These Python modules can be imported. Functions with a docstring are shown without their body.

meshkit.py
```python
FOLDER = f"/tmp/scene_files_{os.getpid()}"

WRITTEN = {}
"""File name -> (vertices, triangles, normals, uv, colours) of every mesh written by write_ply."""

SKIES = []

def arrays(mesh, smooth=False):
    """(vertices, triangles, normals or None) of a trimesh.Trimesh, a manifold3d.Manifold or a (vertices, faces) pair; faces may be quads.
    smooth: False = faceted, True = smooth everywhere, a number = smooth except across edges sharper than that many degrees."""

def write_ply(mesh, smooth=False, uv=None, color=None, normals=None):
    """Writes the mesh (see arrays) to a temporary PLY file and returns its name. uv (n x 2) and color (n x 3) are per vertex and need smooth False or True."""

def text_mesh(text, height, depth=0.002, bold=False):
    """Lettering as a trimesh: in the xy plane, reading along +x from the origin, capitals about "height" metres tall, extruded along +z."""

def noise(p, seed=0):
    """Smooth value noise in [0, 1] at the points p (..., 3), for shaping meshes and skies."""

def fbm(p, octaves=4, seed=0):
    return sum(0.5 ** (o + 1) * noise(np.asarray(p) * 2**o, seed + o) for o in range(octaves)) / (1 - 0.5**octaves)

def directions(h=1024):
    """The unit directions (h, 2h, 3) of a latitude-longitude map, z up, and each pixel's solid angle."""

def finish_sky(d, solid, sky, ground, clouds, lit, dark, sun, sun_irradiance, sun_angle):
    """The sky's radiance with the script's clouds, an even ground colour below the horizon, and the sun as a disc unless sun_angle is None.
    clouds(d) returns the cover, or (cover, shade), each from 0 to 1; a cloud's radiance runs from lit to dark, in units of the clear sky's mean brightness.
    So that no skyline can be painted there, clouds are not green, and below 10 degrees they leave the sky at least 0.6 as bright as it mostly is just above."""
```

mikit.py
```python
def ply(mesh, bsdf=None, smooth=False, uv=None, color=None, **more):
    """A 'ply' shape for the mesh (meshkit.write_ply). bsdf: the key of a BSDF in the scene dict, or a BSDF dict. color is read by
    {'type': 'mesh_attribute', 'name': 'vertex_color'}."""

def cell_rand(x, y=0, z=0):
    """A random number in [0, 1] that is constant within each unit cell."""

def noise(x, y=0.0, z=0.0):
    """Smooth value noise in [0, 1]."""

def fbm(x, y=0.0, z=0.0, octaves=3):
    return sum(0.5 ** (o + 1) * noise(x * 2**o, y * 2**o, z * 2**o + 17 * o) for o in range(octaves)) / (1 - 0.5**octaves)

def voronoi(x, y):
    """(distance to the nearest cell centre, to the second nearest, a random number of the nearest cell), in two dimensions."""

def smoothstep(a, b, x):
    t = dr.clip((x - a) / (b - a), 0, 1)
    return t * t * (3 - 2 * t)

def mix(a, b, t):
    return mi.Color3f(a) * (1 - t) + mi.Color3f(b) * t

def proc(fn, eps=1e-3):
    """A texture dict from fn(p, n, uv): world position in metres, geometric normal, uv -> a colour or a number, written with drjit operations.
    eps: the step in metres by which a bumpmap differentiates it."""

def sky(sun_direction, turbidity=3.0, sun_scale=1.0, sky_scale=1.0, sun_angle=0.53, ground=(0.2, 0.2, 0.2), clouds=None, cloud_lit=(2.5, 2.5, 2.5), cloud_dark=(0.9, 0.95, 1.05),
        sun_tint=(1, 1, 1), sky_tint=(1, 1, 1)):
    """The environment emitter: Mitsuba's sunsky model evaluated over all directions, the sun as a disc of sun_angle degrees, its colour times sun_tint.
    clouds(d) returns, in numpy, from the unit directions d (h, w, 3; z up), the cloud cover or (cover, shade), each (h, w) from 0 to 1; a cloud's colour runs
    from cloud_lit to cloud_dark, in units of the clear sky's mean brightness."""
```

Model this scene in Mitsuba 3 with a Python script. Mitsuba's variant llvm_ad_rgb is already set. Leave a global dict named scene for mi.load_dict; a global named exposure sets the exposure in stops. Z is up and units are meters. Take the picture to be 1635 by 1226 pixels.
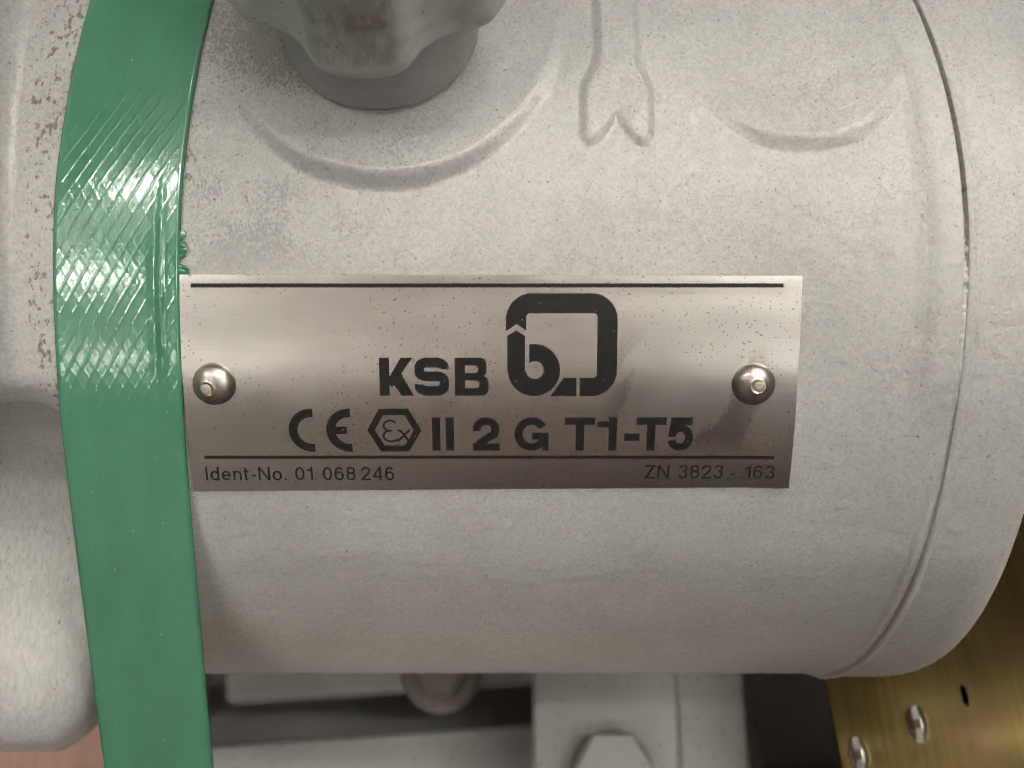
import math
import numpy as np
import trimesh
import drjit as dr
import mitsuba as mi
import mikit
import meshkit
from mikit import noise, fbm, voronoi, cell_rand, smoothstep, mix
from shapely.geometry import LineString, Polygon, Point, box
from shapely.ops import unary_union
from shapely import affinity

T = mi.ScalarTransform4f
scene, labels = {}, {}

# ------------------------------------------------------------------ camera, lamps, exposure
ELEV = 63.0                 # how far the line from the shaft to the camera is lifted above the horizontal
ZC = 0.350                  # height of the shaft above the floor
E = math.radians(ELEV)
N0 = np.array([0.0, -math.cos(E), math.sin(E)])      # from the shaft towards the camera
UP = np.array([0.0, math.sin(E), math.cos(E)])
AX = np.array([0.0, 0.0, ZC])
TILT = math.radians(5.0)
CAM = AX + 0.300 * N0
FW = -math.cos(TILT) * N0 - math.sin(TILT) * UP
CUP = math.cos(TILT) * UP - math.sin(TILT) * N0
scene['camera'] = {'type': 'thinlens', 'fov': 42.72, 'fov_axis': 'x', 'aperture_radius': 0.0009, 'focus_distance': 0.2125,
                   'near_clip': 0.01, 'far_clip': 30.0,
                   'to_world': T().look_at(origin=CAM.tolist(), target=(CAM + FW).tolist(), up=CUP.tolist())}
exposure = -0.44
WARM = (1.0, 0.965, 0.915)
AMBIENT = 0.03
scene['hall_ambient'] = {'type': 'constant', 'radiance': {'type': 'rgb', 'value': [AMBIENT * c for c in (1.0, 0.97, 0.93)]}}  # even ambient fill added for bounce from the unbuilt hall
LAMP_H = 3.0
# rows of bare strip lamps parallel to the shaft: (y of the row, x from, x to, radiance, row as told in the label)
LAMPS = [(-3.50, -2.0, -1.05, 45.0, 'far row, left'), (-3.50, 1.0, 2.8, 48.0, 'far row, right'),
         (-1.65, -2.0, -0.80, 85.0, 'second row, left'), (-1.65, 1.0, 2.8, 66.0, 'second row, right'),
         (-0.40, -2.0, -0.60, 104.0, 'row over the housing, left'), (-0.40, 0.3, 2.3, 92.0, 'row over the housing, right'), (0.75, 0.3, 2.3, 92.0, 'single lamp behind the housing')]


# ------------------------------------------------------------------ helpers
def mm(v):
    """mm about the shaft -> metres in the world"""
    return np.asarray(v, float) * 0.001 + AX


def ring(x, r, phi):
    """points on the housing: along the shaft x, radius r (mm), angle phi (degrees) from the camera side upward"""
    a = E + np.radians(phi)
    x, r, a = np.broadcast_arrays(x, r, a)
    return mm(np.stack([x, -r * np.cos(a), r * np.sin(a)], -1))


def numbered(key):
    if key not in scene and key not in labels:
        return key
    k = 1
    while f'{key}_{k:03d}' in scene or f'{key}_{k:03d}' in labels:
        k += 1
    return f'{key}_{k:03d}'


def thing(name, label, category, group=None):
    key = numbered(name)
    labels[key] = {'label': label, 'category': category}
    if group:
        labels[key]['group'] = group
    return key


def obj(name, mesh, mat, parent=None, smooth=False, label=None, uv=None, **more):
    key = numbered((parent + '__' if parent else '') + name)
    scene[key] = mikit.ply(mesh, mat, smooth=smooth, uv=uv, **more)
    if label:
        labels[key] = {'label': label}
    return key


def struct(name, mesh, mat, **k):
    key = obj(name, mesh, mat, **k)
    labels[key] = {'kind': 'structure'}
    return key


def grid_faces(n, m, wrap=False):
    i, j = np.meshgrid(np.arange(n - 1), np.arange(m if wrap else m - 1), indexing='ij')
    a, b = i * m + j, i * m + (j + 1) % m
    return np.stack([a, b, b + m, a + m], -1).reshape(-1, 4)


def grid_mesh(P, flip=False, wrap=False):
    f = grid_faces(P.shape[0], P.shape[1], wrap)
    if flip:
        f = f[:, ::-1]
    f = np.vstack([f[:, [0, 1, 2]], f[:, [0, 2, 3]]])
    return trimesh.Trimesh(P.reshape(-1, 3), f, process=False)


def frame_mesh(m, o, ex, ey, ez):
    """a mesh in mm in a local frame (axes as unit vectors) at o (mm about the shaft)"""
    M = np.stack([ex, ey, ez])
    v = np.asarray(m.vertices) @ M + np.asarray(o)
    return trimesh.Trimesh(mm(v), m.faces, process=False)


def lathe(profile, n=96, rfun=None):
    """profile [(r, z)] turned about z, in mm; rfun(theta, z) scales r"""
    th = np.linspace(0, 2 * np.pi, n, endpoint=False)
    P = []
    for r, z in profile:
        rr = r * np.ones(n) if rfun is None else rfun(th, r, z)
        P.append(np.stack([rr * np.cos(th), rr * np.sin(th), z * np.ones(n)], -1))
    P = np.array(P)
    return grid_mesh(P, wrap=True)


def bevel_box(x0, x1, y0, y1, z0, z1, b=0.8):
    import manifold3d as m3
    pts = []
    for x, sx in ((x0, 1), (x1, -1)):
        for y, sy in ((y0, 1), (y1, -1)):
            for z, sz in ((z0, 1), (z1, -1)):
                pts += [(x + sx * b, y + sy * b, z), (x + sx * b, y, z + sz * b), (x, y + sy * b, z + sz * b)]
    h = m3.Manifold.hull_points(pts).to_mesh()
    return trimesh.Trimesh(h.vert_properties[:, :3], h.tri_verts, process=False)


def sm(a, b, x):
    t = np.clip((np.asarray(x, float) - a) / (b - a), 0, 1)
    return t * t * (3 - 2 * t)


# ------------------------------------------------------------------ materials
def mat(name, **k):
    for a, v in k.items():
        if isinstance(v, (tuple, list)):
            k[a] = {'type': 'rgb', 'value': list(v)}
    scene[name] = {'type': 'twosided', 'bsdf': {'type': 'principled', **k}}
    return name


def bumped(name, fn, eps, **k):
    for a, v in k.items():
        if isinstance(v, (tuple, list)):
            k[a] = {'type': 'rgb', 'value': list(v)}
    scene[name] = {'type': 'twosided', 'bsdf': {'type': 'bumpmap', 'arbitrary': mikit.proc(fn, eps), 'scale': 1.0, 'bsdf': {'type': 'principled', **k}}}
    return name


def barrel_xs(p):
    """x along the shaft and s round the barrel, both in mm"""
    x = p.x * 1000
    a = dr.atan2(p.z - ZC, -p.y)
    return x, (a - E) * 90.0


def paint_color(p, n, uv):
    x, s = barrel_xs(p)
    c = mi.Color3f(0.500, 0.490, 0.462)
    big = fbm(x * 0.045 + 3, s * 0.045, 2.0, 3)
    c = c * (0.88 + 0.24 * big)
    # beige dust lying in a grainy film of patches
    dust = fbm(x * 0.11 + 31, s * 0.11, 7.0, 4)
    grain = noise(x * 3.1, s * 3.1, 3.0)
    c = mix(c, mi.Color3f(0.45, 0.435, 0.41), 0.38 * smoothstep(0.45, 0.75, dust + 0.25 * (grain - 0.5)))
    c = c * (0.90 + 0.20 * noise(x * 2.4, s * 2.4, 9.0))
    # specks of black dirt
    settled = 0.35 + 0.65 * smoothstep(-22.0, 8.0, s + 16.0 * fbm(x * 0.05, s * 0.05, 14.0, 3) - 8.0)     # loose dirt lies on the upper side
    many = smoothstep(0.35, 0.7, fbm(x * 0.06 + 11, s * 0.06 + 5, 4.0, 3))
    for k, (size, least, most, amount) in enumerate(((0.5, 0.14, 0.40, 0.50), (1.5, 0.05, 0.16, 0.15), (9.0, 0.018, 0.036, 0.30))):
        wx = x + 0.35 * (noise(x * 2.1, s * 2.1, 20.0 + k) - 0.5)
        ws = s + 0.35 * (noise(x * 2.1, s * 2.1, 30.0 + k) - 0.5)
        d, _, r = voronoi(wx / size + 17 * k, ws / size + 5)
        rad = least + (most - least) * dr.square(r)
        keep = dr.select(dr.abs(r * 7.31 - dr.floor(r * 7.31)) < amount * (0.4 + many) * settled, 1.0, 0.0)
        spot = keep * (1 - smoothstep(rad * 0.6, rad, d))
        c = mix(c, mi.Color3f(0.13, 0.105, 0.085), spot * (0.34 if k == 0 else 0.62))
    # grimy patch of fine grains beside the strap, above the plate
    gp = fbm(x * 0.08 + 2, s * 0.08 + 1, 15.0, 3) + 0.5 * (noise(x * 4.0, s * 2.6, 16.0) - 0.5)
    reg = smoothstep(4.0, -30.0, x) * smoothstep(-56.0, -50.0, x) * smoothstep(-2.0, 6.0, s) * (1 - smoothstep(40.0, 60.0, s))
    c = c * (1 - 0.27 * reg * smoothstep(0.40, 0.62, gp))
    fleck = dr.square((x + 42.35 + 0.12 * (s - 11.4)) / 0.20) + dr.square((s - 11.4) / 0.75)
    c = mix(c, mi.Color3f(0.42, 0.17, 0.05), 0.8 * dr.select(fleck < 1, 1.0, 0.0))
    # brown rusty smears of dirt beside the strap
    band = smoothstep(-79.5, -75.5, x) * (1 - smoothstep(-71.0, -69.0, x)) + 0.45 * smoothstep(-54.0, -52.0, x) * (1 - smoothstep(-51.0, -46.5, x)) * smoothstep(6.0, 14.0, s)
    blot = fbm(x * 1.5 + 5, s * 0.95 + 9, 1.0, 4)
    stain = smoothstep(0.58, 0.72, blot + 0.12 * (band - 1) + 0.10 * (fbm(x * 0.3, s * 0.13, 12.0, 2) - 0.5)) * smoothstep(0.05, 0.5, band) * smoothstep(-62, -40, s)
    c = mix(c, mi.Color3f(0.12, 0.085, 0.065), 0.68 * stain)
    return c


def paint_bump(p, n, uv):
    x, s = barrel_xs(p)
    low = 1 - smoothstep(-55.0, -20.0, s)
    h = 0.11 * fbm(x * 1.3, s * 1.3, 1.0, 3) + 0.10 * fbm(x * 0.5, s * 0.5, 5.0, 2)
    h = h + low * 0.15 * fbm(x * 0.20 + 1.3 * fbm(x * 0.2, s * 0.2, 8.0, 2), s * 0.55, 3.0, 3)
    d, _, r = voronoi(x / 1.6, s / 1.6)
    h = h - 0.12 * dr.select(r > 0.80, 1.0, 0.0) * (1 - smoothstep(0.05, 0.28, d))
    return h * 0.001


bumped('grey_paint', paint_bump, 1.2e-4, base_color=mikit.proc(paint_color), roughness=0.38, specular=0.45)


def cap_color(p, n, uv):
    x, s = p.x * 1000, (p.z - ZC) * 1000
    y = p.y * 1000
    c = mi.Color3f(0.34, 0.34, 0.325) * (0.85 + 0.3 * fbm(x * 0.25, y * 0.25, s * 0.25, 3))
    pale = fbm(x * 0.22, y * 0.5 + 9, s * 0.5, 3)
    c = mix(c, mi.Color3f(0.42, 0.415, 0.385), 0.5 * smoothstep(0.45, 0.7, pale))
    # brown grime rubbed on the lobe that faces the plate
    u = uv.x
    h = uv.y
    patch = smoothstep(-9.0, -7.8, u) * (1 - smoothstep(4.5, 5.7, u)) * smoothstep(20.0, 21.6, h)
    g = 0.6 * fbm(x * 0.5, s * 0.2, 4.0, 3) + 0.4 * fbm(x * 2.2, s * 0.9, 4.0, 3)
    c = mix(c, mi.Color3f(0.175, 0.158, 0.135), (0.5 + 0.35 * smoothstep(27.0, 28.5, h) * (1 - smoothstep(30.5, 32.5, h))) * smoothstep(0.28, 0.60, g) * patch)
    d, _, r = voronoi(x / 2.2 + 3, s / 1.7)
    c = mix(c, mi.Color3f(0.07, 0.065, 0.055), 0.8 * dr.select(r > 0.90, 1.0, 0.0) * (1 - smoothstep(0.03, 0.13, d)))
    return c


def cap_bump(p, n, uv):
    x, y, s = p.x * 1000, p.y * 1000, p.z * 1000
    return 1e-3 * (0.03 * fbm(x * 0.8, y * 0.8, s * 0.8, 3) + 0.012 * noise(x * 3, y * 3, s * 3))


bumped('cap_plastic', cap_bump, 1.5e-4, base_color=mikit.proc(cap_color), roughness=0.40, specular=0.5)
mat('collar_paint', base_color=mikit.proc(lambda p, n, uv: mi.Color3f(0.235, 0.24, 0.235) * (0.9 + 0.2 * fbm(p.x * 400, p.y * 400, p.z * 400, 3))), roughness=0.38, specular=0.5)


def plate_color(p, n, uv):
    u, v = uv.y, uv.x
    c = mi.Color3f(0.76, 0.73, 0.68)
    c = c * (0.97 + 0.06 * noise(u * 0.18, v * 9.0, 2.0))
    c = c * (0.92 + 0.16 * fbm(u * 0.1, v * 0.14, 3.0, 3))
    # dark stains and scuffs at the lower right
    st = fbm((u * 0.88 + v * 0.48) * 0.16 + 3, (v * 0.88 - u * 0.48) * 0.05, 6.0, 3) + 0.10 * (noise(u * 2.2, v * 2.2, 3.0) - 0.5)
    where = smoothstep(12.0, 20.0, u) * (1 - smoothstep(36.0, 44.0, u)) * smoothstep(8.0, 15.0, v) * (1 - smoothstep(27.0, 31.0, v))
    c = c * (1 - 0.42 * smoothstep(0.46, 0.64, st) * where)
    many = smoothstep(0.38, 0.62, fbm(u * 0.07 + 3, v * 0.09, 8.0, 3))
    for k, (size, least, most, amount) in enumerate(((0.6, 0.10, 0.32, 0.30), (1.9, 0.05, 0.13, 0.14))):
        d, _, r = voronoi((u + 0.3 * noise(u * 2, v * 2, k)) / size + 9 * k, v / size)
        keep = dr.select(dr.abs(r * 7.31 - dr.floor(r * 7.31)) < amount * many, 1.0, 0.0)
        rad = least + (most - least) * r * r
        c = mix(c, mi.Color3f(0.14, 0.11, 0.085), 0.6 * keep * (1 - smoothstep(rad * 0.6, rad, d)))
    return c


def plate_rough(p, n, uv):
    u, v = uv.y, uv.x
    return 0.26 + 0.07 * fbm(u * 0.15, v * 0.2, 3.0, 3) + 0.05 * noise(u * 0.3, v * 12.0, 1.0)


def plate_bump(p, n, uv):
    u, v = uv.y, uv.x
    return 1e-3 * (0.0013 * fbm(u * 0.35, v * 7.0, 1.0, 3) + 0.02 * fbm(u * 0.12, v * 0.12, 4.0, 2) + 0.002 * noise(u * 2.5, v * 2.5, 2.0))


bumped('brushed_steel', plate_bump, 1.0e-4, base_color=mikit.proc(plate_color), metallic=1.0, anisotropic=0.5, roughness=mikit.proc(plate_rough))
mat('rivet_steel', base_color=mikit.proc(lambda p, n, uv: mi.Color3f(0.56, 0.51, 0.45) * (0.75 + 0.5 * fbm(p.x * 900, p.y * 900, p.z * 900, 3))), metallic=1.0, roughness=0.40)
mat('rivet_pin_face', base_color=mikit.proc(lambda p, n, uv: mi.Color3f(0.62, 0.55, 0.42) * (0.6 + 0.8 * fbm(p.x * 1800, p.y * 1800, p.z * 1800, 3))), metallic=0.8, roughness=0.42)


def ink_color(p, n, uv):
    x, s = barrel_xs(p)
    c = mi.Color3f(0.014, 0.0135, 0.013) * (0.8 + 0.5 * fbm(x * 0.8, s * 0.8, 1.0, 3))
    d, _, r = voronoi(x / 2.1 + 4, s / 2.1)
    return mix(c, mi.Color3f(0.30, 0.27, 0.23), 0.7 * dr.select(r > 0.82, 1.0, 0.0) * (1 - smoothstep(0.03, 0.08, d)))


mat('ink', base_color=mikit.proc(ink_color), roughness=0.40, specular=0.25)


def strap_color(p, n, uv):
    u, v = uv.x, uv.y
    c = mi.Color3f(0.070, 0.255, 0.145) * (0.90 + 0.2 * fbm(u * 0.25, v * 0.08, 1.0, 3))
    d, _, r = voronoi(u / 3.0 + 7, v / 3.0)
    c = mix(c, mi.Color3f(0.40, 0.58, 0.48), 0.7 * dr.select(r > 0.90, 1.0, 0.0) * (1 - smoothstep(0.01, 0.02 + 0.07 * (r - 0.9) * 10, d)))
    return c


def strap_bump(p, n, uv):
    u, v = uv.x, uv.y
    h = 0.017 * fbm(u * 0.9, v * 0.7, 9.0, 3) + 0.006 * noise(u * 3.0, v * 1.6, 2.0)
    return h * 1e-3


bumped('green_strap', strap_bump, 1.0e-4, base_color=mikit.proc(strap_color), roughness=0.14, specular=0.85, clearcoat=1.0, clearcoat_gloss=0.92)


def frame_color(p, n, uv):
    x, y = p.x * 1000, p.y * 1000
    c = mi.Color3f(0.34, 0.34, 0.325) * (0.85 + 0.3 * fbm(x * 0.05, y * 0.05, p.z * 50, 4))
    d, _, r = voronoi(x / 4, y / 4)
    return mix(c, mi.Color3f(0.10, 0.09, 0.08), 0.5 * dr.select(r > 0.7, 1.0, 0.0) * (1 - smoothstep(0.05, 0.2, d)))


mat('frame_paint', base_color=mikit.proc(frame_color), roughness=0.5, specular=0.4)
mat('dark_paint', base_color=(0.06, 0.06, 0.055), roughness=0.6)
mat('bolt_steel', base_color=(0.25, 0.225, 0.195), metallic=0.3, roughness=0.5)
mat('zinc', base_color=(0.62, 0.58, 0.56), metallic=1.0, roughness=0.22)


def brass_color(p, n, uv):
    u, v = uv.x, uv.y
    c = mi.Color3f(0.165, 0.122, 0.042) * (0.8 + 0.4 * noise(u * 1.4, v * 0.05, 2.0))
    c = mix(c, mi.Color3f(0.16, 0.10, 0.048), 0.6 * smoothstep(0.4, 0.7, fbm(u * 0.05, v * 0.05, 4.0, 3)))
    return c


def brass_bump(p, n, uv):
    u, v = uv.x, uv.y
    return 1e-3 * (0.09 * fbm(u * 0.55, v * 0.03, 1.0, 3) + 0.03 * fbm(u * 1.0, v * 0.4, 5.0, 2))


bumped('yellow_chromate', brass_bump, 2e-4, base_color=mikit.proc(brass_color), metallic=0.75, roughness=0.24)


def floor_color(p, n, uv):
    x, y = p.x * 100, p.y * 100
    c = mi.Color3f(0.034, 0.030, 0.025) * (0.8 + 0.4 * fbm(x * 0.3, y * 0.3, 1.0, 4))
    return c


def wood_color(p, n, uv):
    x, y = p.x * 1000, p.y * 1000
    c = mi.Color3f(0.52, 0.31, 0.24) * (0.8 + 0.4 * fbm(x * 0.35, y * 0.012, p.z * 300, 4))
    return c


mat('pallet_wood', base_color=mikit.proc(wood_color), roughness=0.6)
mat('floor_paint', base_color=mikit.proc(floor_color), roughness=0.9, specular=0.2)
mat('lamp_body', base_color=(0.75, 0.75, 0.73), roughness=0.5)

# ------------------------------------------------------------------ floor
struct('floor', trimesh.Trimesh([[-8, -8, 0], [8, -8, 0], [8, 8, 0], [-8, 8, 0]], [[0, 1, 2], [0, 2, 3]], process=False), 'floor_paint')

# ------------------------------------------------------------------ bearing housing
PHI_B, H_B = 27.0, 90.05          # direction of the cast bosses, height of their flat faces
BOSS = [(-20.3, 27.6), (47.6, 19.4)]
ARROW = Polygon([(13.8, 70), (13.75, 46.4), (14.06, 38.9), (13.66, 34.2), (11.6, 30.3), (11.4, 21.9), (12.3, 20.6), (13.2, 20.7), (14.4, 22.0), (16.8, 25.2),
                 (19.0, 22.0), (20.1, 20.8), (21.1, 20.6), (22.3, 21.7), (22.4, 29.7), (20.36, 34.2), (20.28, 41.3), (19.94, 46.4), (20.0, 70)])
ARROW_HOLE = [Polygon([(15.6, 70), (15.6, 38), (18.3, 38), (18.3, 70)])]


def signed(poly, x, y):
    import shapely
    pts = shapely.points(x.ravel(), y.ravel())
    d = shapely.distance(poly.boundary, pts)
    return np.where(shapely.contains(poly, pts), d, -d).reshape(x.shape)


def relief(x, phi, r):
    """radius of the casting: bosses, the cast arrow, waviness"""
    x, phi, r = np.broadcast_arrays(x, phi, r)
    out = r.copy()
    for k, (xc, rad) in enumerate(BOSS):
        dphi = np.radians(np.clip(phi - PHI_B + 1.5 * k, -60, 60))
        side = 90.0 * np.sin(dphi)
        wob = 0.5 * (meshkit.fbm(np.stack([x * 0.15, phi * 0.15, 0 * x + 3 + k], -1), 2) - 0.5)
        d = rad + wob - np.hypot(x - xc, side)
        flat = (H_B - 0.15 * k) / np.cos(dphi)
        inside = sm(-2.2, 1.3, d) * (np.abs(phi - PHI_B) < 60)
        flat = 90.0 + 0.62 * (flat - 90.0)
        out = np.where(flat > out, out + (flat - out) * inside, out)
        # a little fillet where the boss runs out into the barrel
        out = out + 0.08 * np.exp(-((d - 0.1) / 1.1) ** 2) * (np.abs(phi - PHI_B) < 40) * sm(-24, -8, phi - PHI_B + 6)
    near = (x > 8) & (x < 26) & (phi > 8) & (phi < 60)
    if near.any():
        s = np.radians(phi[near]) * 90.4
        d = signed(ARROW, x[near], s)
        a = out.copy()
        a[near] += 0.80 * sm(-1.0, 0.9, d)
        out = a
    # pump side: the casting necks in, then runs out into a rounded shoulder low on the side
    soft = sm(-66, -87, x)
    neck = -34.0 * sm(-11, -26, phi) * sm(-54, -36, phi) * sm(-68, -83, x)
    sh = 18.8 * sm(-31, -54, phi) * sm(-70, -56, phi) * soft
    fl = out - r
    base = np.where((phi < 5) & (phi > -125), np.maximum(90.0, r - (r - 90.0) * sm(-10, -17, phi) * sm(-120, -90, phi)), r)
    out = np.maximum(base + fl + neck, np.where(soft > 0, 90.0 + sh + neck, 0))
    p = np.stack([x, np.radians(phi) * 90, 0 * x], -1)
    out = out + 0.16 * (meshkit.fbm(p * 0.06, 3, 5) - 0.5) + 0.13 * (meshkit.fbm(p * 0.30, 4, 9) - 0.5)
    return out


def bow(phi):
    """the joint is not quite square to the shaft: its plane bows towards the pump away from the middle (mm)"""
    phi = np.asarray(phi, float)
    up = -6.8e-3 * np.clip(phi, 0, 34) ** 2 * (1 - sm(50, 140, phi))
    dn = -1.31e-3 * np.clip(phi, -72, 0) ** 2 * (1 - sm(-80, -150, phi))
    return up + dn


PHIS = np.concatenate([np.linspace(-180, -80, 34)[:-1], np.arange(-80, 62, 0.2), np.linspace(62, 180, 40)])


def flare(x):
    """left end: the barrel swells through a fillet into the round flange of the pump side"""
    x = np.asarray(x, float)
    f = np.zeros_like(x)
    t = np.clip((-79.0 - x), 0, None)
    return 16.6 * sm(0, 1, np.clip(t / 14.0, 0, 1))


def barrel():
    xs = np.concatenate([[-150, -130, -118], np.arange(-110, -60, 0.35), np.arange(-60, 72.0, 0.3)])
    r0 = 90.0 + flare(xs) + 0.65 * sm(64.0, 69.0, xs) - 0.05 * np.exp(-((xs - 66.4) / 0.4) ** 2)
    X, PH = np.meshgrid(xs, PHIS, indexing='ij')
    R = relief(X, PH, np.repeat(r0[:, None], len(PHIS), 1))
    lowfill = sm(-16, -34, PHIS)
    bead = 0.40 * lowfill * (0.7 + 0.6 * meshkit.noise(np.stack([PHIS * 0.6, 0 * PHIS, 0 * PHIS], -1), 4))
    R += bead[None] * np.exp(-((X - 71.4) / 0.75) ** 2)
    # the mouth of the joint: sharp edge, wall, floor
    edge = R[-1]
    rag = meshkit.noise(np.stack([PHIS * 2.3, 0 * PHIS, 0 * PHIS], -1), 7)
    depth = 0.08 + 1.7 * sm(-3, 9, PHIS + 7 * (rag - 0.5)) + 0.14 * sm(-16, -4, PHIS) * sm(0.35, 0.6, rag)
    rows_x, rows_r = [X], [R]
    for x, dr_ in ((72.0, 0.0), (72.06, 0.12), (72.10, 0.4)):
        rows_x.append(np.full((1, len(PHIS)), x)); rows_r.append((edge - np.minimum(dr_, depth))[None])
    for x in (72.12, 72.4, 72.9):
        rows_x.append(np.full((1, len(PHIS)), x)); rows_r.append((edge - depth)[None])
    X, R = np.vstack(rows_x), np.vstack(rows_r)
    X = X + bow(PHIS)[None] * sm(50, 65, X)
    return grid_mesh(ring(X, R, np.broadcast_to(PHIS, X.shape)), flip=False)


def end_cover():
    prof = [(72.76, 88.6), (72.76, 89.6), (72.76, 90.42), (72.78, 90.5), (72.84, 90.62), (72.9, 90.66)]
    xs = list(np.arange(73.15, 82, 0.35))
    prof += [(x, 90.7 + 0.10 * math.exp(-((x - 73.6) / 0.25) ** 2) - 0.10 * math.exp(-((x - 74.3) / 0.3) ** 2)) for x in xs]
    for a in np.linspace(0, 90, 26)[1:]:
        t = math.radians(a)
        prof.append((82 + 8.0 * math.sin(t), 82.7 + 8.0 * math.cos(t)))
    prof += [(90.0, 60.0), (88, 58), (88, 20)]
    prof = np.array(prof)
    X = np.repeat(prof[:, :1], len(PHIS), 1)
    R0 = np.repeat(prof[:, 1:], len(PHIS), 1)
    p = np.stack([X, np.broadcast_to(np.radians(PHIS) * 90, X.shape), 0 * X], -1)
    R = R0 + (0.16 * (meshkit.fbm(p * 0.06, 3, 15) - 0.5) + 0.13 * (meshkit.fbm(p * 0.30, 4, 19) - 0.5)) * (R0 > 85)
    lowfill = sm(-16, -34, PHIS)
    bub = meshkit.noise(np.stack([PHIS * 1.1, 0 * PHIS, 0 * PHIS], -1), 6)
    R += (0.45 * lowfill * (0.6 + 0.8 * bub))[None] * np.exp(-((X - 73.2) / 0.5) ** 2)
    X = X + bow(PHIS)[None] * (1 - 0.85 * sm(74, 90, X))
    return grid_mesh(ring(X, R, np.broadcast_to(PHIS, X.shape)))


hs = thing('bearing_housing', 'grey painted cast iron cylindrical pump bearing housing with raised round bosses, behind the name plate', 'pump housing')
obj('barrel', barrel(), 'grey_paint', hs, smooth=True)
obj('end_cover', end_cover(), 'grey_paint', hs, smooth=True, label='rounded end cover right of the dark joint line')

# ------------------------------------------------------------------ unseen pump casing and nozzle, added to shade the left end
def casing_mesh():
    ph = np.linspace(-180, 180, 181)
    rows = []
    for x, f in ((-112, 0.0), (-113, 0.93), (-115, 0.98), (-120, 1.0), (-200, 1.0), (-202, 0.97), (-203, 0.0)):
        r = 106 + 110 * sm(-12, 26, ph) * sm(178, 140, ph)  # radius raised on the upper side to block lamp light
        rows.append(ring(np.full(len(ph), float(x)), 60 + (r - 60) * f, ph))
    return grid_mesh(np.array(rows))


cas = thing('unseen_pump_casing', 'unseen grey painted cast pump casing, added beyond the strap to shade the left end', 'pump casing')
obj('shell', casing_mesh(), 'grey_paint', cas, smooth=40)
noz = lathe([(30, 60), (48, 80), (42, 150), (44, 205), (46, 212), (74, 213), (75, 214), (75, 231), (74, 232), (34, 232), (32, 120)], 72)
noz.vertices[:] = np.asarray(noz.vertices) + np.array([-166.0, 0, 0])
obj('added_nozzle', trimesh.Trimesh(mm(noz.vertices), noz.faces, process=False), 'grey_paint', cas, smooth=40)  # unseen, added so that its flange shades the top left corner

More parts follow.
